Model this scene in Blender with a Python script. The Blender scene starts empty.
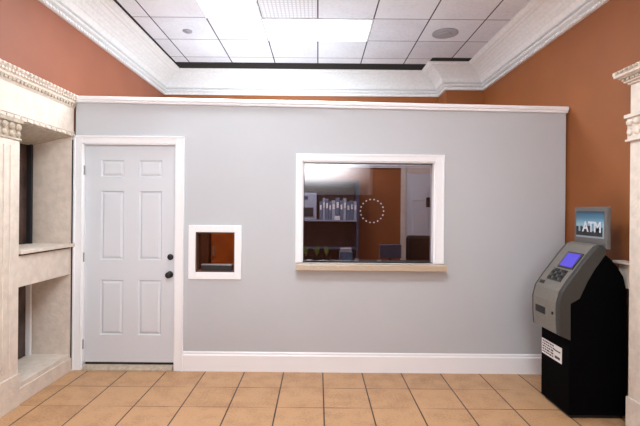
import bpy, bmesh, math, random
from mathutils import Vector, Matrix
random.seed(7)
C = bpy.context.scene.collection
F = 430.0; CZ = 1.58; TH = 0.0087
XL, XR, YF, YB = -2.42, 2.43, 6.72, -3.2      # side walls, far wall, wall behind the camera
D1, TW = 4.2, 0.12                            # partition face, thickness
ZC = CZ + 2.09

def U(px, py, d):            # measured photo coordinates -> (x, z) on the plane at depth d
    u, v = px - 318, py - 210
    return ((u + v*TH)*d/F, CZ - (v - u*TH)*d/F)

# ------------------------------------------------------------------ materials
def mat(name, col, rough=.6, metal=0., noise=0., nscale=20., bump=0., bscale=60., spec=.5, emit=None, es=0., col2=None, coat=0.):
    m = bpy.data.materials.new(name); m.use_nodes = True
    nt = m.node_tree; N = nt.nodes; L = nt.links; b = N['Principled BSDF']
    b.inputs['Base Color'].default_value = (*col, 1); b.inputs['Roughness'].default_value = rough
    b.inputs['Metallic'].default_value = metal; b.inputs['Specular IOR Level'].default_value = spec
    b.inputs['Coat Weight'].default_value = coat
    tc = N.new('ShaderNodeTexCoord')
    if noise or col2:
        n = N.new('ShaderNodeTexNoise'); n.inputs['Scale'].default_value = nscale; n.inputs['Detail'].default_value = 4
        L.new(tc.outputs['Object'], n.inputs['Vector'])
        r = N.new('ShaderNodeValToRGB')
        c2 = col2 if col2 else tuple(c*(1-noise) for c in col)
        r.color_ramp.elements[0].position = .35; r.color_ramp.elements[1].position = .65
        r.color_ramp.elements[0].color = (*c2, 1); r.color_ramp.elements[1].color = (*col, 1)
        L.new(n.outputs['Fac'], r.inputs['Fac']); L.new(r.outputs['Color'], b.inputs['Base Color'])
    if bump:
        n = N.new('ShaderNodeTexNoise'); n.inputs['Scale'].default_value = bscale; n.inputs['Detail'].default_value = 3
        L.new(tc.outputs['Object'], n.inputs['Vector'])
        bp = N.new('ShaderNodeBump'); bp.inputs['Strength'].default_value = bump; bp.inputs['Distance'].default_value = .01
        L.new(n.outputs['Fac'], bp.inputs['Height']); L.new(bp.outputs['Normal'], b.inputs['Normal'])
    if emit:
        b.inputs['Emission Color'].default_value = (*emit, 1); b.inputs['Emission Strength'].default_value = es
    return m

def srgb(r, g, b):
    f = lambda c: (c/255/12.92) if c/255 <= .04045 else ((c/255+.055)/1.055)**2.4
    return (f(r), f(g), f(b))

def grid_mat(name, tile, offx, offy, lw, base, base2, line_x, line_y, rough, speck, var, mottle, spec=.4, jointfade=0.):
    """tiled surface: joints at offx+k*tile and offy+k*tile in object space"""
    m = bpy.data.materials.new(name); m.use_nodes = True
    nt = m.node_tree; N = nt.nodes; L = nt.links; b = N['Principled BSDF']
    b.inputs['Roughness'].default_value = rough; b.inputs['Specular IOR Level'].default_value = spec
    tc = N.new('ShaderNodeTexCoord'); sp = N.new('ShaderNodeSeparateXYZ'); L.new(tc.outputs['Object'], sp.inputs[0])
    def M(op, a, bb=None, c=None):
        n = N.new('ShaderNodeMath'); n.operation = op
        for i, x in enumerate((a, bb, c)):
            if x is None: continue
            if isinstance(x, (int, float)): n.inputs[i].default_value = x
            else: L.new(x, n.inputs[i])
        return n.outputs[0]
    def joint(s, off):
        t = M('DIVIDE', M('SUBTRACT', s, off), tile)
        fl = M('FLOOR', t); fr = M('SUBTRACT', t, fl)
        dist = M('MINIMUM', fr, M('SUBTRACT', 1., fr))
        return M('LESS_THAN', dist, lw/tile/2), fl
    jx, cx = joint(sp.outputs[0], offx); jy, cy = joint(sp.outputs[1], offy)
    cb = N.new('ShaderNodeCombineXYZ'); L.new(cx, cb.inputs[0]); L.new(cy, cb.inputs[1])
    wn = N.new('ShaderNodeTexWhiteNoise'); wn.noise_dimensions = '3D'; L.new(cb.outputs[0], wn.inputs['Vector'])
    n = N.new('ShaderNodeTexNoise'); n.inputs['Scale'].default_value = mottle; n.inputs['Detail'].default_value = 5
    L.new(tc.outputs['Object'], n.inputs['Vector'])
    n2 = N.new('ShaderNodeTexNoise'); n2.inputs['Scale'].default_value = mottle*9; n2.inputs['Detail'].default_value = 2
    L.new(tc.outputs['Object'], n2.inputs['Vector'])
    mx = N.new('ShaderNodeMix'); mx.data_type = 'RGBA'
    mx.inputs['A'].default_value = (*base, 1); mx.inputs['B'].default_value = (*base2, 1)
    f = M('ADD', M('MULTIPLY', M('SUBTRACT', n.outputs['Fac'], .5), 2.2*speck), M('MULTIPLY', M('SUBTRACT', n2.outputs['Fac'], .5), 2.*speck))
    f = M('ADD', f, M('MULTIPLY', wn.outputs['Value'], var))
    f.node.use_clamp = True; L.new(f, mx.inputs['Factor'])
    def over(prev, fac, col):
        k = N.new('ShaderNodeMix'); k.data_type = 'RGBA'; L.new(prev, k.inputs['A']); k.inputs['B'].default_value = (*col, 1)
        L.new(fac, k.inputs['Factor']); return k.outputs['Result']
    if jointfade:
        nf = N.new('ShaderNodeTexNoise'); nf.inputs['Scale'].default_value = 2.2; L.new(tc.outputs['Object'], nf.inputs['Vector'])
        g = M('MULTIPLY_ADD', M('SUBTRACT', nf.outputs['Fac'], .5), 4., 1-jointfade); g.node.use_clamp = True
        jy = M('MULTIPLY', jy, g)
    c = over(mx.outputs['Result'], jy, line_y); c = over(c, jx, line_x)
    L.new(c, b.inputs['Base Color'])
    return m

def glass_mat(name, tint, gl=.07):
    m = bpy.data.materials.new(name); m.use_nodes = True
    nt = m.node_tree; N = nt.nodes; L = nt.links; N.remove(N['Principled BSDF'])
    t = N.new('ShaderNodeBsdfTransparent'); t.inputs[0].default_value = (*tint, 1)
    g = N.new('ShaderNodeBsdfGlossy'); g.inputs['Roughness'].default_value = .02
    mx = N.new('ShaderNodeMixShader'); mx.inputs[0].default_value = gl
    L.new(t.outputs[0], mx.inputs[1]); L.new(g.outputs[0], mx.inputs[2]); L.new(mx.outputs[0], N['Material Output'].inputs[0])
    return m

M = {}
M['grey'] = mat('grey paint', srgb(193,196,200), .55, noise=.03, nscale=1.2, bump=.06, bscale=180)
M['orange'] = mat('terracotta paint', srgb(150,88,62), .6, noise=.08, nscale=2.5, bump=.1, bscale=90)
M['orange_r'] = mat('burnt orange paint', srgb(148,84,36), .6, noise=.1, nscale=2.5, bump=.1, bscale=90)
M['white'] = mat('white gloss paint', srgb(243,244,247), .35)
M['door'] = mat('white door paint', srgb(214,218,224), .4)
M['crown'] = mat('plaster crown', srgb(240,240,240), .5, noise=.08, nscale=26, bump=.25, bscale=45)
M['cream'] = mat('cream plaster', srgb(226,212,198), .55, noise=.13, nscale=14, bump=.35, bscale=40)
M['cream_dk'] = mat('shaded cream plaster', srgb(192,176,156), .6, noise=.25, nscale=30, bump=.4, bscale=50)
M['ceil'] = grid_mat('ceiling tile', .61, -.02, 4.69, .015, srgb(226,226,232), srgb(200,200,208), srgb(80,76,84), srgb(140,136,144), .9, .5, .5, 3., .1)
M['floor'] = grid_mat('ceramic floor tile', .38, .06, 3.435, .011, srgb(192,150,110), srgb(152,112,78), srgb(58,40,30), srgb(100,66,44), .42, .8, .35, 6.5, .35, .35)
M['black'] = mat('matte black', (.006,.006,.007), .5)
M['gap'] = mat('gap shade', (.012,.010,.009), .9)  # near-black colour standing in for shade in gaps
M['granite'] = mat('granite', srgb(222,206,184), .25, nscale=170, col2=srgb(150,128,106))
M['gran2'] = M['granite']
M['smoke'] = glass_mat('smoked glass', (.62,.58,.60), .045)
M['smoke2'] = glass_mat('brown tinted glass', (.7,.55,.45), .03)
M['darkglass'] = mat('dark storefront glass', srgb(88,68,62), .25, noise=.5, nscale=5)
M['chrome'] = mat('dark bronze hardware', srgb(52,50,50), .3, metal=.8)
M['steel'] = mat('brushed steel', srgb(170,172,176), .3, metal=.9)
M['lightpanel'] = mat('diffuser', (1,1,1), .5, emit=(1,.985,.97), es=9.0)
M['grille'] = grid_mat('white perforated grille', .041, -.61, 4.12, .014, srgb(236,236,240), srgb(230,230,235), srgb(205,205,212), srgb(205,205,212), .6, .1, .1, 3.)
M['grille_dk'] = mat('grey grille', srgb(160,157,163), .7)
M['atmgrey'] = mat('taupe plastic', srgb(120,115,108), .5, noise=.14, nscale=60)
M['atmdark'] = mat('dark taupe plastic', srgb(54,53,50), .5, noise=.1, nscale=50)
M['atmblack'] = mat('black cabinet', (.0015,.0015,.002), .7, spec=.03)
M['screen'] = mat('atm screen', srgb(70,60,180), .2, emit=srgb(90,75,220), es=.35)
M['key'] = mat('keys', srgb(70,72,70), .4)
M['navy'] = mat('blue grey metal', srgb(62,74,98), .5, noise=.25, nscale=8)
M['bluepl'] = mat('blue plastic', srgb(120,170,205), .5, noise=.4, nscale=30)
M['leaf'] = mat('leaf', srgb(176,205,110), .6, noise=.5, nscale=40)
M['wood'] = mat('orange wood', srgb(176,96,30), .4, noise=.35, nscale=8)
M['darkwood'] = mat('dark wood', srgb(92,58,42), .5, noise=.3, nscale=8)
M['bezel'] = mat('topper bezel', srgb(104,100,98), .4, noise=.1, nscale=60)
M['char'] = mat('charcoal', srgb(34,34,38), .7)
M['monitor'] = mat('blue grey plastic', srgb(96,106,126), .5)
M['label'] = mat('label paper', srgb(225,222,222), .6)
M['binder1'] = mat('slate binder', srgb(96,108,132), .6)
M['binder2'] = mat('pale binder', srgb(150,156,172), .6)

# ------------------------------------------------------------------ mesh helper
class MB:
    def __init__(s): s.b = bmesh.new()
    def box(s, x0, x1, y0, y1, z0, z1, mi=0):
        v = [s.b.verts.new(p) for p in ((x0,y0,z0),(x1,y0,z0),(x1,y1,z0),(x0,y1,z0),(x0,y0,z1),(x1,y0,z1),(x1,y1,z1),(x0,y1,z1))]
        for f in ((0,3,2,1),(4,5,6,7),(0,1,5,4),(1,2,6,5),(2,3,7,6),(3,0,4,7)):
            s.b.faces.new([v[i] for i in f]).material_index = mi
        return s
    def quad(s, *pts):
        s.b.faces.new([s.b.verts.new(p) for p in pts]); return s
    def prism(s, prof, axis, a, b_):
        """extrude a closed 2-D profile. axis 'y': (x,z); 'x': (y,z); 'z': (x,y)"""
        f = {'y': lambda p, t: (p[0], t, p[1]), 'x': lambda p, t: (t, p[0], p[1]), 'z': lambda p, t: (p[0], p[1], t)}[axis]
        A = [s.b.verts.new(f(p, a)) for p in prof]; B = [s.b.verts.new(f(p, b_)) for p in prof]
        n = len(prof)
        s.b.faces.new(A); s.b.faces.new(B[::-1])
        for i in range(n): s.b.faces.new((A[i], B[i], B[(i+1)%n], A[(i+1)%n]))
        return s
    def lathe(s, c, axis, prof, seg=20):
        """prof: list of (radius, distance along axis)"""
        rings = []
        for r, t in prof:
            ring = []
            for k in range(seg):
                a = 2*math.pi*k/seg; u, w = r*math.cos(a), r*math.sin(a)
                p = {'x': (t, u, w), 'y': (u, t, w), 'z': (u, w, t)}[axis]
                ring.append(s.b.verts.new((c[0]+p[0], c[1]+p[1], c[2]+p[2])))
            rings.append(ring)
        for A, B in zip(rings, rings[1:]):
            for k in range(seg): s.b.faces.new((A[k], A[(k+1)%seg], B[(k+1)%seg], B[k]))
        s.b.faces.new(rings[0]); s.b.faces.new(rings[-1])
        return s
    def sphere(s, c, r, sc=(1,1,1), sub=2):
        m = Matrix.Translation(c) @ Matrix.Diagonal((sc[0], sc[1], sc[2], 1))
        bmesh.ops.create_icosphere(s.b, subdivisions=sub, radius=r, matrix=m); return s
    def build(s, name, m, parent=None, bevel=0., smooth=False):
        bmesh.ops.recalc_face_normals(s.b, faces=s.b.faces)
        me = bpy.data.meshes.new(name); s.b.to_mesh(me); s.b.free()
        for x in (m if isinstance(m, list) else [m]): me.materials.append(x)
        o = bpy.data.objects.new(name, me); C.objects.link(o)
        if smooth:
            for p in me.polygons: p.use_smooth = True
        if bevel:
            md = o.modifiers.new('bevel', 'BEVEL'); md.width = bevel; md.segments = 2; md.limit_method = 'ANGLE'
        if parent:
            o.parent = parent
            if parent.type == 'EMPTY': o.matrix_parent_inverse = Matrix.Translation(parent.location).inverted()
        return o
def tag(o, label, cat, group=None, kind=None):
    o['label'] = label; o['category'] = cat
    if group: o['group'] = group
    if kind: o['kind'] = kind
    return o
def thing(name, label, cat, loc=(0,0,0), group=None, kind=None):
    o = bpy.data.objects.new(name, None); C.objects.link(o); o.location = loc; o.empty_display_size = .1
    return tag(o, label, cat, group, kind)
def copy_tree(o, dx, parent=None):
    c = o.copy(); C.objects.link(c)
    if parent: c.parent = parent
    else: c.location = Vector(o.location) + Vector(dx)
    for ch in o.children: copy_tree(ch, dx, c)
    return c
def cells(mb, f, us, vs, holes, ztop=None):
    """rectangle grid us x vs minus holes, f(u, v) -> point"""
    for u0, u1 in zip(us, us[1:]):
        for v0, v1 in zip(vs, vs[1:]):
            um, vm = (u0+u1)/2, (v0+v1)/2
            if any(h[0] < um < h[1] and h[2] < vm < h[3] for h in holes): continue
            mb.quad(f(u0,v0), f(u1,v0), f(u1,v1), f(u0,v1))

# ------------------------------------------------------------------ measured openings in the partition
DX0, DX1, DZ1 = -2.30, -1.387, CZ+.632            # door opening
WX0, WX1, WZ0, WZ1 = -.156, 1.140, CZ-.513, CZ+.479   # service window
PX0, PX1, PZ0, PZ1 = -1.19, -.81, CZ-.615, CZ-.225    # small pass-through
TOPL, TOPR = CZ+1.03, CZ+.965                     # partition top under its cap
PWX0, PWX1 = -2.372, 2.415
def ptop(x): return TOPL + (TOPR-TOPL)*(x-PWX0)/(PWX1-PWX0)

# ------------------------------------------------------------------ shell
def struct(mb, name, m, label, cat, **k): return tag(mb.build(name, m, **k), label, cat, kind='structure')
struct(MB().box(XL-.8, XR+.3, YB-.2, YF+.2, -.1, 0), 'floor', M['floor'], 'tan ceramic tile floor with dark joints', 'floor')
struct(MB().box(XL-.3, XR+.3, YB-.2, YF+.2, ZC, ZC+.1), 'ceiling', M['ceil'], 'suspended ceiling of white square tiles', 'ceiling')
LY0, LY1, LZ0, LZ1 = 3.42, 4.15, .17, CZ+.695     # recess in the left wall
mb = MB(); cells(mb, lambda u, v: (XL, u, v), [YB, LY0, LY1, YF], [0, LZ0, LZ1, ZC], [(LY0, LY1, LZ0, LZ1)])
cells(mb, lambda u, v: (XL-.85, u, v), [YB, YF], [0, ZC], [])
mb.quad((XL,YB,ZC),(XL,YF,ZC),(XL-.85,YF,ZC),(XL-.85,YB,ZC))
struct(mb, 'wall_left', M['orange'], 'terracotta painted left wall', 'wall')
struct(MB().box(XR, XR+.12, YB, YF, 0, ZC), 'wall_right', M['orange_r'], 'burnt orange painted right wall', 'wall')
mb = MB().box(XL, XR, YF, YF+.12, 0, ZC); mb.box(1.87, XR, 6.33, YF, CZ+1.2, ZC)
struct(mb, 'wall_back', M['orange_r'], 'orange rear wall with boxed-out upper right corner', 'wall')
struct(MB().box(XL, XR, YB-.12, YB, 0, ZC), 'wall_rear', M['orange'], 'terracotta wall behind the viewer', 'wall')

mb = MB()
us = sorted({PWX0, DX0, DX1, PX0, PX1, WX0, WX1, PWX1}); vs = sorted({0, DZ1, PZ0, PZ1, WZ0, WZ1, 2.45})
holes = [(DX0, DX1, 0, DZ1), (PX0, PX1, PZ0, PZ1), (WX0, WX1, WZ0, WZ1)]
for y in (D1, D1+TW):
    cells(mb, lambda u, v: (u, y, v), us, vs, holes)
    mb.quad((PWX0,y,2.45),(PWX1,y,2.45),(PWX1,y,ptop(PWX1)),(PWX0,y,ptop(PWX0)))
for x in (PWX0, PWX1): mb.quad((x,D1,0),(x,D1+TW,0),(x,D1+TW,ptop(x)),(x,D1,ptop(x)))
mb.quad((PWX0,D1,ptop(PWX0)),(PWX1,D1,ptop(PWX1)),(PWX1,D1+TW,ptop(PWX1)),(PWX0,D1+TW,ptop(PWX0)))
for x0, x1, z0, z1 in holes:
    mb.quad((x0,D1,z0),(x0,D1+TW,z0),(x0,D1+TW,z1),(x0,D1,z1)); mb.quad((x1,D1,z0),(x1,D1+TW,z0),(x1,D1+TW,z1),(x1,D1,z1))
    mb.quad((x0,D1,z1),(x0,D1+TW,z1),(x1,D1+TW,z1),(x1,D1,z1))
    if z0: mb.quad((x0,D1,z0),(x0,D1+TW,z0),(x1,D1+TW,z0),(x1,D1,z0))
struct(mb, 'wall_front', M['grey'], 'light grey partition wall', 'wall')
# white cap on the partition, following its slightly falling top
mb = MB()
pr = [(-.03,0),(-.03,.018),(-.045,.026),(-.045,.052),(-.035,.058),(TW+.035,.058),(TW+.045,.052),(TW+.045,.026),(TW+.03,.018),(TW+.03,0)]
A = [mb.b.verts.new((PWX0, D1+p[0], ptop(PWX0)+p[1])) for p in pr]; B = [mb.b.verts.new((XR-.012, D1+p[0], ptop(PWX1)+p[1])) for p in pr]
mb.b.faces.new(A); mb.b.faces.new(B[::-1])
for i in range(len(pr)): mb.b.faces.new((A[i], B[i], B[(i+1)%len(pr)], A[(i+1)%len(pr)]))
struct(mb, 'trim_1', M['white'], 'white cap rail along the top of the grey partition', 'trim')
# baseboard
bp = [(D1,0),(D1-.018,0),(D1-.018,.155),(D1-.010,.165),(D1-.010,.18),(D1-.004,.19),(D1,.19)]
struct(MB().prism(bp, 'x', -1.305, XR-.012), 'baseboard_front', M['white'], 'tall white baseboard of the grey partition', 'baseboard')

# crown moulding swept round the room
prof = [(0,-.31),(.028,-.31),(.034,-.300),(.034,-.288),(.014,-.282),(.014,-.270),(.056,-.262),(.066,-.250),(.060,-.238),(.030,-.232),(.030,-.216),
        (.066,-.214),(.078,-.200),(.100,-.160),(.106,-.160),(.130,-.132),(.136,-.134),(.165,-.104),(.171,-.106),(.205,-.078),(.211,-.080),(.250,-.052),
        (.262,-.055),(.285,-.040),(.300,-.040),(.322,-.030),(.335,-.018),(.350,-.012),(.350,0)]
path = [(XL,YB),(XL,YF),(1.87,YF),(1.87,6.33),(XR,6.33),(XR,YB)]
mb = MB(); rows = []
def inward(a, b):
    dx, dy = b[0]-a[0], b[1]-a[1]; l = math.hypot(dx, dy); return (dy/l, -dx/l)
nr = [inward(a, b) for a, b in zip(path, path[1:])]
for i, p in enumerate(path):
    a = nr[max(i-1, 0)]; b = nr[min(i, len(nr)-1)]
    mvec = (a[0]+b[0], a[1]+b[1]) if a != b else a
    rows.append([mb.b.verts.new((p[0]+q*mvec[0], p[1]+q*mvec[1], ZC+h)) for q, h in prof])
for A, B in zip(rows, rows[1:]):
    for k in range(len(prof)-1): mb.b.faces.new((A[k], A[k+1], B[k+1], B[k]))
# beads and small leaf blocks along the side runs and the far run
def along(p, d, n, q, h, s):
    mb.box(p[0]+q*n[0]-s[0]*abs(d[0])-s[1]*abs(n[0]), p[0]+q*n[0]+s[0]*abs(d[0])+s[1]*abs(n[0]),
           p[1]+q*n[1]-s[0]*abs(d[1])-s[1]*abs(n[1]), p[1]+q*n[1]+s[0]*abs(d[1])+s[1]*abs(n[1]), ZC+h-s[2], ZC+h+s[2])
for (a, b), n in zip(zip(path, path[1:]), nr):
    l = math.hypot(b[0]-a[0], b[1]-a[1]); d = ((b[0]-a[0])/l, (b[1]-a[1])/l)
    if abs(d[1]) > .5 and l > 2:
        t = .1
        while t < l-.1:
            p = (a[0]+d[0]*t, a[1]+d[1]*t)
            if p[1] > 1.2: along(p, d, n, .034, -.296, (.014,.008,.010))
            t += .05
struct(mb, 'trim_2', M['crown'], 'wide ornate white plaster crown moulding round the ceiling', 'trim')
# dark strips laid under the tiles as painted shade along the crown
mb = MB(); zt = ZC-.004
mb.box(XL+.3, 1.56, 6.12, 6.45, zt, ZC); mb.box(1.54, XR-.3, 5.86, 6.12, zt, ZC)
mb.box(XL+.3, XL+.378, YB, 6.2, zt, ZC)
struct(mb, 'shade_strip', M['gap'], 'gap shade between ceiling tiles and crown moulding, painted on as dark strips', 'trim')

# ------------------------------------------------------------------ entrance door in the partition
d1 = thing('door_1', 'closed white six panel door in the grey partition', 'door', ((DX0+DX1)/2, D1, 0), kind='structure')
mb = MB(); cw = .082
for x0, x1 in ((DX0-cw, DX0), (DX1, DX1+cw)):
    mb.box(x0, x1, D1-.018, D1, 0, DZ1+.072); 
mb.box(DX0, DX1, D1-.018, D1, DZ1, DZ1+.072)
mb.box(DX0-cw, DX0-cw+.02, D1-.028, D1-.018, 0, DZ1+.072); mb.box(DX1+cw-.02, DX1+cw, D1-.028, D1-.018, 0, DZ1+.072)
mb.box(DX0-cw, DX1+cw, D1-.028, D1-.018, DZ1+.055, DZ1+.072)
mb.build('casing', M['white'], d1, bevel=.003)
mb = MB(); jy = D1+TW
mb.box(DX0-.001, DX0+.010, D1-.005, jy, 0, DZ1); mb.box(DX1-.010, DX1+.001, D1-.005, jy, 0, DZ1); mb.box(DX0, DX1, D1-.005, jy, DZ1-.010, DZ1+.001)
mb.build('jamb', M['white'], d1)
sx0, sx1, sy, sz0, sz1 = DX0+.013, DX1-.013, D1+.03, .068, DZ1-.014
pan = []
for a, b in ((100.5,123.5),(138.5,161.5)):
    for c, d in ((160,177),(191,260),(280,335)):
        x0 = U(a, 250, sy)[0]; x1 = U(b, 250, sy)[0]; xm = (a+b)/2
        pan.append((x0, x1, U(130, d, sy)[1], U(130, c, sy)[1]))
mb = MB()
us = sorted({sx0, sx1, *[p[0] for p in pan], *[p[1] for p in pan]}); vs = sorted({sz0, sz1, *[p[2] for p in pan], *[p[3] for p in pan]})
cells(mb, lambda u, v: (u, sy, v), us, vs, pan)
for x0, x1, z0, z1 in pan:
    r = .012; y2 = sy+.016
    o_ = [(x0,sy,z0),(x1,sy,z0),(x1,sy,z1),(x0,sy,z1)]; i_ = [(x0+r,y2,z0+r),(x1-r,y2,z0+r),(x1-r,y2,z1-r),(x0+r,y2,z1-r)]
    for k in range(4): mb.quad(o_[k], o_[(k+1)%4], i_[(k+1)%4], i_[k])
mb.quad((sx0,sy+.04,sz0),(sx1,sy+.04,sz0),(sx1,sy+.04,sz1),(sx0,sy+.04,sz1))
for x in (sx0, sx1): mb.quad((x,sy,sz0),(x,sy+.04,sz0),(x,sy+.04,sz1),(x,sy,sz1))
for z in (sz0, sz1): mb.quad((sx0,sy,z),(sx1,sy,z),(sx1,sy+.04,z),(sx0,sy+.04,z))
slab = mb.build('slab', M['door'], d1)
for x0, x1, z0, z1 in pan:
    r = .012; y2 = sy+.016; e = .022
    mb = MB(); a = [(x0+r,y2,z0+r),(x1-r,y2,z0+r),(x1-r,y2,z1-r),(x0+r,y2,z1-r)]
    b = [(x0+r+e,sy+.003,z0+r+e),(x1-r-e,sy+.003,z0+r+e),(x1-r-e,sy+.003,z1-r-e),(x0+r+e,sy+.003,z1-r-e)]
    for k in range(4): mb.quad(a[k], a[(k+1)%4], b[(k+1)%4], b[k])
    mb.quad(*b)
    o = mb.build('door_panel', M['door']); o.parent = slab
hx, hz = U(170.5, 257, sy)
MB().lathe((hx, sy, hz), 'y', [(.030,0),(.030,-.008),(.024,-.014),(.017,-.018),(.017,-.026),(.004,-.028)]).build('deadbolt', M['chrome'], d1, smooth=False)
hx, hz = U(170, 274.5, sy)
MB().lathe((hx, sy, hz), 'y', [(.033,0),(.033,-.008),(.012,-.014),(.012,-.035),(.026,-.042),(.031,-.055),(.026,-.068),(.010,-.073)]).build('door_knob', M['chrome'], d1, smooth=True)
for z in (.25, 1.1, 1.95):
    MB().lathe((DX0+.012, D1+.004, z), 'z', [(.008,-.045),(.008,.045)], 10).build('hinge', M['steel'], d1)
MB().prism([(D1-.03,0),(D1-.03,.014),(D1+.0,.045),(D1+.10,.045),(D1+.10,0)], 'x', DX0+.02, DX1-.02).build('threshold', M['cream_dk'], d1)
MB().box(DX0+.02, DX1-.02, D1+.035, D1+.09, .045, .070).build('door_gap_shade', M['black'], d1)  # black strip painted in as the shaded gap under the slab

# ------------------------------------------------------------------ windows of the partition
w = thing('window_1', 'wide white framed service window with granite sill', 'window', ((WX0+WX1)/2, D1, WZ0), kind='structure')
mb = MB(); f = .062
for x0, x1, z0, z1 in ((WX0-f, WX0, WZ0, WZ1+f+.006), (WX1, WX1+f+.025, WZ0, WZ1+f+.006), (WX0, WX1, WZ1, WZ1+f+.006)):
    mb.box(x0, x1, D1-.018, D1+.004, z0, z1)
mb.box(WX0-f, WX1+f+.025, D1-.026, D1-.018, WZ1+f-.016, WZ1+f+.006)
mb.box(WX0-f, WX0-f+.016, D1-.026, D1-.018, WZ0, WZ1+f-.016); mb.box(WX1+f+.009, WX1+f+.025, D1-.026, D1-.018, WZ0, WZ1+f-.016)
mb.build('casing', M['white'], w, bevel=.003)
mb = MB(); t = .012
mb.box(WX0, WX0+t, D1, D1+TW, WZ0, WZ1); mb.box(WX1-t, WX1, D1, D1+TW, WZ0, WZ1); mb.box(WX0, WX1, D1, D1+TW, WZ1-t, WZ1)
mb.build('jamb', M['white'], w)
MB().box(WX0+t, WX1-t, D1+.07, D1+.076, WZ0+.004, WZ1-t).build('glass', M['smoke'], w)
mb = MB().box(WX0+t, WX0+t+.008, D1+.062, D1+.07, WZ0, WZ1-t).box(WX0+t, WX1-t, D1+.062, D1+.07, WZ1-t-.008, WZ1-t)
mb.build('glazing_bead', M['chrome'], w)
mb = MB().box(-.205, 1.23, D1-.13, D1, WZ0-.062, WZ0-.004).box(WX0+.002, WX1-.002, D1, D1+TW+.03, WZ0-.03, WZ0)
mb.build('sill', M['granite'], w, bevel=.006)
# ring of speak-through holes set in the glass
cx, cz = U(372, 211, D1+.066)
mb = MB()
for k in range(18):
    a = 2*math.pi*k/18; mb.lathe((cx+.115*math.cos(a), D1+.067, cz+.115*math.sin(a)), 'y', [(.0065,0),(.0065,-.003)], 8)
mb.build('speaking_hole_ring', mat('frosted hole rim', srgb(200,198,210), .4), w)

w2 = thing('window_2', 'small square white framed pass-through beside the door', 'window', ((PX0+PX1)/2, D1, PZ0), kind='structure')
mb = MB(); f = .068
for x0, x1, z0, z1 in ((PX0-f, PX0, PZ0-f, PZ1+f), (PX1, PX1+f, PZ0-f, PZ1+f), (PX0, PX1, PZ1, PZ1+f), (PX0, PX1, PZ0-f, PZ0)):
    mb.box(x0, x1, D1-.02, D1+.004, z0, z1)
mb.build('casing', M['white'], w2, bevel=.004)
mb = MB(); t = .012
mb.box(PX0, PX0+t, D1, D1+TW, PZ0, PZ1); mb.box(PX1-t, PX1, D1, D1+TW, PZ0, PZ1); mb.box(PX0, PX1, D1, D1+TW, PZ1-t, PZ1); mb.box(PX0, PX1, D1, D1+TW, PZ0, PZ0+t)
mb.build('jamb', M['darkwood'], w2)
MB().box(PX0+t, PX1-t, D1+.08, D1+.086, PZ0+t, PZ1-t).build('glass', M['smoke2'], w2)
mb = MB().box(PX0+.05, PX1-.03, D1+.015, D1+.075, PZ0+t, PZ0+.065); mb.build('tray', M['black'], w2, bevel=.004)
MB().box(PX0+.05, PX1-.03, D1+.012, D1+.078, PZ0+.066, PZ0+.074).build('tray_lid', M['steel'], w2)

# ------------------------------------------------------------------ cream storefront surround on the left wall
w3 = thing('window_3', 'cream plaster storefront surround with pilaster and recessed dark glazing, left wall', 'window', (XL, LY0, 0), kind='structure')
FX = -2.388; H = lambda h: CZ+h; Y0 = 2.3; Y1 = D1-.008
FB = .005   # stand-off behind
mb = MB().box(XL+FB, FX, Y0, Y1, H(.695), H(.965)); mb.box(FX, FX+.014, Y0, Y1, H(.695), H(.722)).box(FX, FX+.008, Y0, Y1, H(.73), H(.745))
for k in range(24):
    y = Y0+.03+k*.078; mb.box(FX+.014, FX+.022, y, y+.04, H(.699), H(.718))
mb.build('frieze', M['cream'], w3)
cp = [(XL+FB,.965),(FX+.004,.965),(FX+.010,.985),(FX+.014,1.0),(FX+.028,1.012),(FX+.030,1.03),(FX+.042,1.05),(FX+.054,1.062),(FX+.056,1.085),(XL+FB,1.085)]
cor = MB().prism([(a, H(b)) for a, b in cp], 'y', Y0, Y1).build('cornice', M['cream'], w3)
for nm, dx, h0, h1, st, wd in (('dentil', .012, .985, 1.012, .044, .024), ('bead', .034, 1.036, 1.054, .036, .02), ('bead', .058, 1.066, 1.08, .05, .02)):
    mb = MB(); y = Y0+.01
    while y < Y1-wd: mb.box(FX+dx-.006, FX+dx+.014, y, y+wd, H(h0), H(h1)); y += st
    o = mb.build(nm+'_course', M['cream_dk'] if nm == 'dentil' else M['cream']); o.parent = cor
# pilaster
mb = MB().box(XL+FB, FX+.012, 3.06, LY0, 0, H(.53))
for y in (3.10, 3.17, 3.24, 3.31): mb.box(FX+.012, FX+.020, y, y+.045, .32, H(.48))
mb.box(XL+FB, FX+.024, 3.05, LY0+.01, 0, .26)
mb.build('pilaster', M['cream'], w3, bevel=.003)
mb = MB().box(XL+FB, FX+.02, 3.05, LY0+.008, H(.53), H(.545)).box(XL+FB, FX+.03, 3.04, LY0+.014, H(.665), H(.695))
mb.box(XL+FB, FX+.014, 3.06, LY0, H(.545), H(.665))
for k in range(5):
    mb.sphere((FX+.018, 3.09+k*.075, H(.575)), .024, (.7,1,1.1)); mb.sphere((FX+.02, 3.09+k*.075, H(.63)), .028, (.7,1,1.1))
mb.build('capital', M['cream_dk'], w3)
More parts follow.
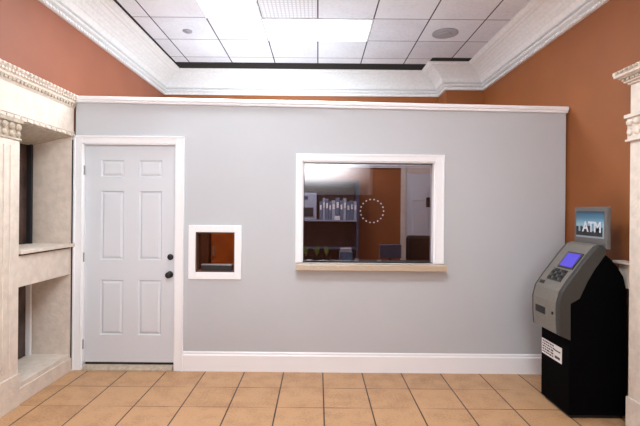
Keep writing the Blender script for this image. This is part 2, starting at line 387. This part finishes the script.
# recess lining: far jamb, near jamb, sloped soffit, base, back frame
BX = -2.77
mb = MB().box(BX, FX, LY1, Y1, .0, LZ1).box(BX, XL+FB, 3.34, LY0-.001, 0, LZ1)
mb.build('jamb', M['cream'], w3)
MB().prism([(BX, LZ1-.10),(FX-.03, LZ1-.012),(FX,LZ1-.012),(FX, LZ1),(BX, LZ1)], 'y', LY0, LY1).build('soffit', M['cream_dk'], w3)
mb = MB().box(BX, FX, LY0, LY1, 0, LZ0)
mb.box(FX, FX+.012, LY0, Y1, .0, .13); mb.build('base', M['cream'], w3, bevel=.004)
mb = MB().box(BX, FX, LY0, LY1, .94, 1.19); mb.build('apron', M['cream'], w3, bevel=.003)
mb = MB().box(BX, FX+.03, LY0+.012, Y1, 1.205, 1.235); mb.build('sill', M['cream'], w3, bevel=.004)
MB().box(BX, FX-.006, LY0, LY1, 1.19, 1.205).build('gap_shade', M['gap'], w3)  # dark filler painted as shade between sill and apron
for z0, z1 in ((LZ0, .94), (1.235, LZ1-.02)):
    g = MB().box(BX-.02, BX-.01, LY0, LY1-.04, z0, z1).build('glass', M['darkglass'], w3)
    mb = MB().box(BX-.02, BX+.03, LY1-.05, LY1-.02, z0, z1).box(BX-.02, BX+.02, LY0, LY0+.04, z0, z1)
    mb.build('window_frame', M['char'] if z0 > 1 else M['white'], w3)
MB().box(-2.384, -2.375, 4.160, 4.1655, .02, 2.24).build('gap_shade', M['gap'], w3)  # dark strip painted as shade between surround and door casing
# ------------------------------------------------------------------ right hand pilaster
w4 = thing('window_4', 'cream pilaster with carved capital and ledge on the right wall', 'pilaster', (XR, 3.0, 0), kind='structure')
px = 2.275; RB = XR-.004
mb = MB().box(px, RB, 2.74, 3.14, 0, H(.935))
for y in (2.80, 2.90, 3.0): mb.box(px-.006, px, y, y+.06, .35, H(.5))
mb.box(px-.012, RB, 2.72, 3.148, 0, .24); mb.build('pilaster', M['cream'], w4, bevel=.003)
cp = [(RB,.935),(px-.004,.935),(px-.015,.95),(px-.035,.965),(px-.04,.98),(px-.06,.992),(px-.085,1.01),(px-.09,1.034),(RB,1.034)]
# mitred cornice: long run plus return, built as stacked slabs
mb = MB()
for (a, h0), (b, h1) in zip(cp[1:-1], cp[2:-1]):
    q = px-max(0,(px-min(a,b))); mb.box(q, RB, 2.6, 3.14+(px-q)*.7, H(h0), H(h1) if h1 > h0 else H(h0+.005))
cor = mb.build('cornice', M['cream'], w4)
mb = MB()
for k in range(12):
    y = 2.62+k*.047; mb.box(px-.052, px-.03, y, y+.024, H(.962), H(.978)); mb.box(px-.1, px-.08, y, y+.026, H(1.014), H(1.028))
for k in range(5):
    x = px-.03+k*.04; mb.box(x, x+.02, 3.15, 3.17, H(.962), H(.978))
o = mb.build('dentil_course', M['cream_dk']); o.parent = cor
mb = MB().box(px-.03, RB, 2.71, 3.165, H(.69), H(.715)).box(px-.014, RB, 2.73, 3.15, H(.53), H(.69)).box(px-.024, RB, 2.72, 3.16, H(.52), H(.535))
for k in range(6):
    mb.sphere((px-.018, 2.77+k*.07, H(.655)), .028, (.8,1,1)); mb.sphere((px-.016, 2.77+k*.07, H(.585)), .024, (.8,1,1.2))
for k in range(3): mb.sphere((px+.03+k*.05, 3.152, H(.655)), .022)
mb.build('capital', M['cream'], w4)
MB().box(2.33, RB, 3.15, 3.40, H(-.395), H(-.375)).build('ledge', M['cream'], w4, bevel=.003)
MB().box(2.37, RB, 3.15, 3.38, H(-.58), H(-.405)).build('ledge_apron', M['cream'], w4)

# ------------------------------------------------------------------ cash machine
AY0, AY1 = 3.275, 3.69
S = lambda x, y: U(x, y, AY0)
atm = thing('cash_machine', 'black free standing cash machine with taupe fascia in the right corner', 'cash machine', (2.14, 3.48, 0))
outer = [S(*p) for p in ((571,341),(560,336),(559,322),(559,305),(562,293),(570,281),(580,268),(590,255),(597,247),(602,245),(607,249))]
inner = [S(*p) for p in ((606,255),(595,270),(588,282),(580,299),(571,304))]
body = [(1.925,.03),(1.925,S(571,341)[1])] + inner[::-1] + [S(*p) for p in ((611,259),(618,267),(624,277),(627,292))] + [(2.37,.03)]
MB().prism(body, 'y', AY0+.004, AY1-.004).build('cabinet', M['atmblack'], atm, bevel=.005)
MB().box(1.95, 2.35, AY0+.03, AY1-.03, 0, .03).build('plinth', M['black'], atm)
fas = MB().prism(outer+inner, 'y', AY0+.05, AY1-.026).build('fascia', M['atmgrey'], atm)
for y0, y1 in ((AY0, AY0+.05), (AY1-.026, AY1)):
    MB().prism(outer+inner, 'y', y0, y1).build('side_cheek', M['atmdark'], atm, bevel=.006)
def onface(p0, p1, t0, t1, y0, y1, h, name, m, parent=atm, lift=0.):
    """a slab of height h on the slope from photo-side-profile p0 to p1"""
    a = Vector(p0); b = Vector(p1); d = (b-a); n = Vector((-d[1], d[0])).normalized()
    q = [a+d*t0+n*(lift-.002), a+d*t1+n*(lift-.002), a+d*t1+n*(lift+h), a+d*t0+n*(lift+h)]
    return MB().prism([tuple(v) for v in q], 'y', y0, y1).build(name, m, parent)
E0, E1, E2, E3 = outer[4], outer[5], outer[6], outer[7]
bz = onface(E2, E3, -.25, .98, AY0+.065, AY1-.145, .008, 'screen_bezel', M['atmdark'])
onface(E2, E3, -.15, .86, AY0+.08, AY1-.165, .004, 'screen', M['screen'], bz, .008)
kp = onface(E1, E2, -.25, .62, AY0+.10, AY1-.12, .006, 'keypad', M['atmdark'])
for i in range(4):
    for j in range(4):
        y = AY0+.11+j*.045; t = -.18+i*.2
        onface(E1, E2, t, t+.13, y, y+.032, .008, 'key', M['black'] if (i+j) % 2 else M['key'], kp, .006)
onface(E0, E1, .25, .5, AY0+.30, AY1-.05, .004, 'card_reader', M['black'])
zc = S(559, 316)[1]; fx = outer[3][0]
MB().box(fx-.006, fx+.01, AY0+.20, AY1-.07, zc-.035, zc+.02).build('cash_slot', M['black'], atm, bevel=.003)
MB().lathe((fx+.004, AY0+.09, zc), 'x', [(.012,.0),(.012,-.010),(.004,-.012)], 12).build('lock', M['black'], atm)
# paper notice on the front of the cabinet
lb = MB().box(1.9225, 1.9245, 3.375, 3.675, .385, .51).build('notice', M['label'], atm)
def sub(mb, name, m, par): 
    return mb.build(name, m, par)
mb = MB(); ink = mat('ink', srgb(50,48,52), .6)
for r in range(5):
    y = 3.66; z = .487-r*.022
    while y > 3.50:
        w_ = random.uniform(.012,.035); mb.box(1.921, 1.9224, y-w_, y, z, z+.012); y -= w_+.010
mb.box(1.921, 1.9224, 3.395, 3.48, .462, .472); mb.box(1.921, 1.9224, 3.40, 3.47, .405, .425)
sub(mb, 'notice_print', ink, lb)
# lit topper sign
TX = 2.20
tz0, tz1 = H(-.285), H(.045)
tp = MB().box(TX, TX+.035, AY0+.002, AY1-.002, tz0, tz1).build('topper_sign', M['bezel'], atm, bevel=.006)
dm = bpy.data.materials.new('skyline picture'); dm.use_nodes = True
nt = dm.node_tree; b = nt.nodes['Principled BSDF']; tc = nt.nodes.new('ShaderNodeTexCoord'); sp = nt.nodes.new('ShaderNodeSeparateXYZ'); rp = nt.nodes.new('ShaderNodeValToRGB')
mr = nt.nodes.new('ShaderNodeMapRange'); mr.inputs['From Min'].default_value = H(-.20); mr.inputs['From Max'].default_value = H(.005)
nt.links.new(tc.outputs['Object'], sp.inputs[0]); nt.links.new(sp.outputs[2], mr.inputs['Value']); nt.links.new(mr.outputs[0], rp.inputs['Fac'])
cr = rp.color_ramp; cr.elements[0].color = (*srgb(140,150,155),1); cr.elements[1].color = (*srgb(30,52,70),1)
for ps, c in ((.5, srgb(130,165,180)), (.75, srgb(70,115,140)), (.92, srgb(50,90,115))):
    e = cr.elements.new(ps); e.color = (*c, 1)
nt.links.new(rp.outputs[0], b.inputs['Base Color']); nt.links.new(rp.outputs[0], b.inputs['Emission Color']); b.inputs['Emission Strength'].default_value = .1; b.inputs['Roughness'].default_value = .3
dsp = MB().box(TX-.003, TX+.002, AY0+.03, AY1-.035, H(-.205), H(.008)).build('display', dm); dsp.parent = tp
mb = MB(); y = AY1-.04
while y > AY0+.05:
    w_ = random.uniform(.015,.035); h_ = random.uniform(.03,.1); mb.box(TX-.006, TX-.003, y-w_, y, H(-.19), H(-.19+h_)); y -= w_+random.uniform(0,.006)
o = mb.build('skyline', mat('skyline dark', srgb(38,42,50), .5)); o.parent = tp
cu = bpy.data.curves.new('lettering', 'FONT'); cu.body = 'ATM'; cu.size = .115; cu.extrude = .001; cu.align_x = 'CENTER'; cu.offset = .003
o = bpy.data.objects.new('lettering', cu); C.objects.link(o)
bpy.context.view_layer.update()
me = bpy.data.meshes.new_from_object(o.evaluated_get(bpy.context.evaluated_depsgraph_get())); C.objects.unlink(o); bpy.data.objects.remove(o)
o = bpy.data.objects.new('lettering', me); C.objects.link(o); me.materials.append(mat('sign white', srgb(205,212,222), .5))
me.transform(Matrix.Translation((TX-.009, (AY0+AY1)/2-.04, H(-.155))) @ Matrix.Rotation(-math.pi/2, 4, 'Z') @ Matrix.Rotation(math.pi/2, 4, 'X'))
o.parent = tp

# ------------------------------------------------------------------ ceiling fittings
def ceiling_light(x0, x1, y0, y1, label, strength=None):
    t = thing('ceiling_light', label, 'ceiling light', ((x0+x1)/2, (y0+y1)/2, ZC), 'flush ceiling light panels')
    mb = MB(); e = .022
    for a in ((x0,x1,y0,y0+e),(x0,x1,y1-e,y1),(x0,x0+e,y0+e,y1-e),(x1-e,x1,y0+e,y1-e)): mb.box(*a, ZC-.010, ZC)
    mb.build('frame', M['white'], t)
    MB().box(x0+e, x1-e, y0+e, y1-e, ZC-.006, ZC-.001).build('diffuser', M['lightpanel'], t)
ceiling_light(-.63, .59, 4.69, 5.30, 'bright rectangular ceiling light panel centred above the service window')
ceiling_light(-1.24, -.63, 3.47, 4.69, 'bright ceiling light panel cut by the photo top edge, left of centre')
ceiling_light(-.63, .59, 1.03, 1.64, 'ceiling light panel overhead near the viewer')
ceiling_light(-.63, .59, -1.41, -.80, 'ceiling light panel behind the viewer')
v = thing('ceiling_vent', 'white perforated air grille tile in the ceiling beside the light panel', 'vent', (-.325, 4.385, ZC))
mb = MB().box(-.61, -.04, 4.10, 4.67, ZC-.006, ZC-.001); mb.build('grille', M['grille'], v)
def disc(name, x, y, r, m, label, cat):
    t = thing(name, label, cat, (x, y, ZC))
    MB().lathe((x, y, ZC), 'z', [(r,-.001),(r,-.008),(r*.85,-.016),(r*.8,-.012),(r*.55,-.014)], 28).build('rim', m, t)
    MB().lathe((x, y, ZC), 'z', [(r*.5,-.012),(r*.45,-.026),(r*.1,-.03)], 20).build('cone', m, t)
disc('ceiling_speaker', -1.55, 5.05, .055, M['grille_dk'], 'small grey round fitting in the left ceiling tiles', 'ceiling fitting')
disc('ceiling_diffuser', 1.475, 5.05, .15, M['grille_dk'], 'larger grey round air diffuser in the right ceiling tiles', 'ceiling fitting')

# ------------------------------------------------------------------ office behind the glass
d2 = thing('door_2', 'grey panelled inner door in a cream frame seen through the service window', 'door', (1.75, YF, 0), kind='structure')
x0, x1, zt = 1.37, 2.17, H(.585)
MB().box(x0-.08, x0, YF-.03, YF-.001, 0, zt+.08).box(x1, x1+.08, YF-.03, YF-.001, 0, zt+.08).box(x0, x1, YF-.03, YF-.001, zt, zt+.08).build('casing', M['cream'], d2)
mb = MB().box(x0, x1, YF-.02, YF-.001, 0, zt)
for a, b in ((x0+.1, x0+.35), (x1-.35, x1-.1)):
    for c, d in ((.2,.9),(1.05,1.62),(1.74,1.98)): mb.box(a, b, YF-.028, YF-.02, c, d)
mb.build('slab', M['door'], d2, bevel=.004)
MB().box(1.68, 1.80, YF-.034, YF-.028, H(.06), H(.21)).build('sign_plate', M['black'], d2)
MB().lathe((x1-.07, YF-.02, 1.0), 'y', [(.03,0),(.03,-.01),(.012,-.015),(.028,-.05),(.01,-.06)], 14).build('door_knob', M['chrome'], d2)
mb = MB().box(XL+.01, XR-.01, YF-.05, YF-.001, H(.69), H(.75)); mb.box(XL+.01, XR-.01, YF-.035, YF-.001, H(.665), H(.69))
struct(mb, 'trim_4', M['crown'], 'pale horizontal rail on the office rear wall', 'trim')

su = thing('shelf_unit', 'dark blue grey shelving unit against the office rear wall', 'shelf', (-.2, 6.5, 0))
MB().box(-1.0, -.97, 6.32, 6.70, 0, H(.44)).build('side_panel', M['navy'], su)
MB().box(.57, .60, 6.32, 6.70, 0, H(.44)).build('side_panel', M['navy'], su)
MB().box(-.97, .57, 6.685, 6.70, 0, H(.44)).build('back_panel', M['darkwood'], su)
for z in (.1, .55, 1.0, H(-.165), H(.42)): MB().box(-.97, .57, 6.33, 6.685, z, z+.02).build('shelf', M['binder2'] if z == H(-.165) else M['navy'], su)
sz = H(-.145)
x = .02; k = 0
while x < .54:
    wd = random.choice((.035,.045,.055)); h_ = random.uniform(.27,.33)
    b_ = thing('ring_binder', ['slate blue ring binder standing in the row on the office shelf', 'pale grey ring binder standing in the row on the office shelf'][k % 3 == 1], 'binder', (x, 6.4, sz), 'ring binders on the office shelf')
    MB().box(x, x+wd, 6.38, 6.62, sz, sz+h_).build('cover', M['binder1'] if k % 3 != 1 else M['binder2'], b_, bevel=.004)
    MB().box(x+wd*.2, x+wd*.8, 6.377, 6.3795, sz+h_*.55, sz+h_*.8).build('spine_label', M['label'], b_)
    x += wd+.006; k += 1
t = thing('desktop_printer', 'pale grey boxy printer on the office shelf left of the binders', 'printer', (-.13, 6.5, sz))
MB().box(-.30, -.02, 6.36, 6.64, sz, sz+.40).build('body', M['binder2'], t, bevel=.01)
MB().box(-.25, -.07, 6.35, 6.36, sz+.05, sz+.18).build('output_slot', M['char'], t)
MB().box(-.25, -.15, 6.352, 6.36, sz+.30, sz+.35).build('control_panel', M['navy'], t)
t = tag(MB().prism([(6.35,sz),(6.35,sz+.06),(6.36,sz+.06),(6.375,sz)], 'x', .245, .325).build('name_card', M['label']), 'small white folded card at the front edge of the office shelf', 'card')

DZ = H(-.572)
dk = thing('office_desk', 'dark office desk behind the service window', 'desk', (.4, 4.7, 0))
MB().box(-.55, 1.3, 4.36, 4.98, DZ-.03, DZ).build('desktop', M['char'], dk, bevel=.004)
for x in (-.53, 1.25):
    for y in (4.38, 4.93): MB().box(x, x+.035, y, y+.035, 0, DZ-.03).build('leg', M['char'], dk)
MB().box(-.495, 1.25, 4.94, 4.955, .4, DZ-.03).build('modesty_panel', M['darkwood'], dk)
def planter(x, label):
    t = thing('potted_plant', label, 'plant', (x, 4.6, DZ), 'small potted plants behind the glass')
    MB().lathe((x, 4.6, DZ), 'z', [(.036,.0005),(.05,.085),(.046,.085),(.044,.075)], 14).build('pot', M['black'], t)
    mb = MB(); rr = random.Random(int(x*1000))
    for k in range(34):
        a = rr.uniform(0, 6.28); l = rr.uniform(.07, .125); tl = rr.uniform(.05, .45)
        p = Vector((x, 4.6, DZ+.075)); e = p+Vector((math.cos(a)*math.sin(tl), math.sin(a)*math.sin(tl), math.cos(tl)))*l
        s_ = Vector((-math.sin(a), math.cos(a), 0))*.014; m_ = (p+e)/2+Vector((0,0,.01))
        mb.quad(p, m_+s_, e, m_-s_)
    mb.build('foliage', M['leaf'], t)
for x, l in ((-.125,'leafy small plant in black pot at the left end of the office desk'),(-.008,'leafy small plant in black pot, middle of three on the desk'),(.095,'leafy small plant in black pot nearest the blue basket')): planter(x, l)
t = thing('desk_basket', 'blue plastic basket of papers on the office desk', 'basket', (.27, 4.6, DZ))
mb = MB(); X0, X1, Ya, Yb, zz = .235, .37, 4.53, 4.70, DZ+.001
mb.box(X0,X1,Ya,Yb,zz,zz+.006).box(X0,X1,Ya,Ya+.006,zz,zz+.13).box(X0,X1,Yb-.006,Yb,zz,zz+.13).box(X0,X0+.006,Ya,Yb,zz,zz+.13).box(X1-.006,X1,Ya,Yb,zz,zz+.13)
mb.build('basket_body', M['bluepl'], t); MB().box(X0+.01,X1-.01,Ya+.04,Ya+.12,zz+.007,zz+.165).build('papers', M['label'], t)
t = thing('sticky_note_block', 'small white note block on the desk right of the blue basket', 'note block', (.40, 4.45, DZ))
MB().box(.385,.425,4.42,4.46,DZ+.0005,DZ+.065).build('note_block_base', M['label'], t)
MB().box(.389,.421,4.424,4.456,DZ+.0655,DZ+.075).build('top_sheet', M['binder2'], t)
mb = MB().lathe((-.085, 4.45, DZ), 'z', [(.022,.0005),(.026,.06),(.023,.06),(.02,.01)], 14)
tag(mb.build('paper_cup', M['label']), 'white paper cup in front of the leftmost desk plant', 'cup')
mb = MB().lathe((.635, 4.44, DZ), 'z', [(.018,.0005),(.022,.06),(.019,.06),(.016,.01)], 14)
tag(mb.build('paper_cup', M['label']), 'white paper cup alone near the middle of the office desk', 'cup')
t = thing('desktop_monitor', 'blue grey desktop monitor seen from behind on the office desk', 'monitor', (.80, 4.75, DZ))
MB().box(.68,.92,4.72,4.745,DZ+.05,DZ+.20).build('housing', M['monitor'], t, bevel=.006)
MB().box(.79,.81,4.745,4.765,DZ+.01,DZ+.13).build('stand', M['char'], t)
MB().box(.73,.87,4.69,4.82,DZ+.0005,DZ+.01).build('foot', M['char'], t)
# office chair
cxh, cyh = 1.33, 5.55
t = thing('office_chair', 'high backed black office chair in front of the inner door', 'chair', (cxh, cyh, 0))
MB().box(cxh-.25,cxh+.25,cyh-.25,cyh+.2,.45,.54).build('seat', M['black'], t, bevel=.03)
MB().box(cxh-.25,cxh+.27,cyh-.34,cyh-.26,.60,H(-.30)).build('backrest', M['black'], t, bevel=.035)
for s in (-1,1):
    MB().box(cxh+s*.30-.025,cxh+s*.30+.025,cyh-.2,cyh+.12,.68,.71).box(cxh+s*.30-.015,cxh+s*.30+.015,cyh-.05,cyh-.02,.47,.68).box(cxh+min(s*.22,s*.3),cxh+max(s*.22,s*.3),cyh-.05,cyh-.02,.465,.485).build('armrest', M['black'], t)
MB().box(cxh-.04,cxh+.04,cyh-.33,cyh-.22,.47,.66).build('back_bracket', M['char'], t)
MB().lathe((cxh,cyh,0),'z',[(.03,.09),(.03,.45)],12).build('gas_lift', M['steel'], t)
mb = MB()
for k in range(5):
    a = 2*math.pi*k/5+.3; e = Vector((math.cos(a), math.sin(a), 0)); s_ = Vector((-e.y, e.x, 0))*.02; p = Vector((cxh,cyh,.0))
    q = [p+s_, p+e*.28+s_*.7, p+e*.28-s_*.7, p-s_]
    mb.prism([(v_.x, v_.y) for v_ in q], 'z', .06, .09)
mb.build('star_base', M['char'], t)
for k in range(5):
    a = 2*math.pi*k/5+.3; MB().sphere((cxh+.27*math.cos(a), cyh+.27*math.sin(a), .03), .03).build('caster', M['black'], t, smooth=True)
# cabinet glimpsed through the pass-through
t = thing('file_cabinet', 'dark wooden cabinet glimpsed through the small pass-through', 'cabinet', (-1.7, 5.5, 0))
MB().box(-2.05,-1.36,5.35,5.85,0,1.55).build('body', M['darkwood'], t, bevel=.005)
for k in range(4):
    z = .05+k*.37; dr = MB().box(-2.02,-1.39,5.33,5.349,z,z+.35).build('drawer', M['darkwood'], t, bevel=.004)
    o = MB().box(-1.77,-1.64,5.31,5.33,z+.17,z+.19).build('drawer_pull', M['steel']); o.parent = dr

t = thing('wooden_locker', 'orange wooden locker glimpsed at the right of the small pass-through', 'locker', (-1.15, 5.5, 0))
MB().box(-1.34,-.98,5.40,5.80,0,1.50).build('body', M['wood'], t, bevel=.005)
MB().box(-1.33,-.99,5.38,5.399,.05,1.47).build('locker_door', M['wood'], t, bevel=.004)
MB().box(-1.31,-1.29,5.355,5.38,1.0,1.12).build('handle', M['steel'], t)
# ------------------------------------------------------------------ light, world, camera
def area(name, loc, sx, sy, energy, rot=(0,0,0), col=(1,1,1)):
    l = bpy.data.lights.new(name, 'AREA'); l.shape = 'RECTANGLE'; l.size = sx; l.size_y = sy; l.energy = energy; l.color = col
    o = bpy.data.objects.new(name, l); o.location = loc; o.rotation_euler = rot; C.objects.link(o); return o
LC = (.79,.92,1.0)
for i, (x, y, e) in enumerate(((-.02,4.995,60),(-.935,4.08,40),(-.02,1.335,70),(-.02,-1.1,70))):
    area('panel_lamp', (x, y, ZC-.02), 1.15 if i != 1 else .55, .55 if i != 1 else 1.15, e, col=LC)
w5 = thing('window_5', 'bright transom window high behind the viewer', 'window', (.45, YB, H(1.08)), kind='structure')
tm = bpy.data.materials.new('daylit transom glass'); tm.use_nodes = True
nt = tm.node_tree; b = nt.nodes['Principled BSDF']; tc = nt.nodes.new('ShaderNodeTexCoord'); sp = nt.nodes.new('ShaderNodeSeparateXYZ'); nt.links.new(tc.outputs['Object'], sp.inputs[0])
def mrange(o, a, b_, c, d):
    n = nt.nodes.new('ShaderNodeMapRange'); n.interpolation_type = 'SMOOTHSTEP'; n.inputs['From Min'].default_value = a; n.inputs['From Max'].default_value = b_; n.inputs['To Min'].default_value = c; n.inputs['To Max'].default_value = d
    nt.links.new(o, n.inputs['Value']); return n.outputs[0]
mm = nt.nodes.new('ShaderNodeMath'); mm.operation = 'MULTIPLY'
nt.links.new(mrange(sp.outputs[0], -.1, 1.5, 42., 2.), mm.inputs[0]); nt.links.new(mrange(sp.outputs[2], H(.55), H(1.2), .02, 1.), mm.inputs[1])
nt.links.new(mm.outputs[0], b.inputs['Emission Strength']); b.inputs['Emission Color'].default_value = (.93,.96,1,1)
MB().box(-.5, 1.4, YB+.01, YB+.03, H(.5), H(1.36)).build('glass', tm, w5)
MB().box(-.58, -.5, YB+.001, YB+.07, H(.42), H(1.44)).box(1.4, 1.48, YB+.001, YB+.07, H(.42), H(1.44)).box(-.5, 1.4, YB+.001, YB+.07, H(.42), H(.5)).box(-.5, 1.4, YB+.001, YB+.07, H(1.36), H(1.44)).build('frame', M['white'], w5)
area('fill_uplight', (-.9, .9, .25), 2.2, 2.2, 62, rot=(math.pi, 0, 0), col=LC)  # added fill light near the floor, brightens the ceiling
area('office_fill', (-1.0, 5.3, 2.7), 1., .5, 22, col=(1,.95,.88))  # added fill light to brighten the office, no fixture there
area('crown_fill', (-.7, 5.3, 2.2), 1.6, .8, 44, rot=(math.pi*.80, 0, 0), col=LC)  # added fill light aimed up at the far crown and ceiling
wd = bpy.data.worlds.new('world'); bpy.context.scene.world = wd; wd.use_nodes = True
wd.node_tree.nodes['Background'].inputs[0].default_value = (.9,.95,1,1); wd.node_tree.nodes['Background'].inputs[1].default_value = .3
cam = bpy.data.cameras.new('camera'); co = bpy.data.objects.new('camera', cam); C.objects.link(co)
cam.sensor_width = 36; cam.lens = F/640*36; cam.shift_x = 2/640; cam.shift_y = -3/640; cam.clip_start = .05
co.location = (0,0,CZ); co.rotation_euler = (math.pi/2, 0, 0)
co.rotation_euler = (Matrix.Rotation(math.pi/2, 4, 'X') @ Matrix.Rotation(TH, 4, 'Z')).to_euler()
bpy.context.scene.camera = co
vs_ = bpy.context.scene.view_settings; vs_.view_transform = 'Standard'; vs_.look = 'None'; vs_.exposure = 0.; vs_.gamma = 1.
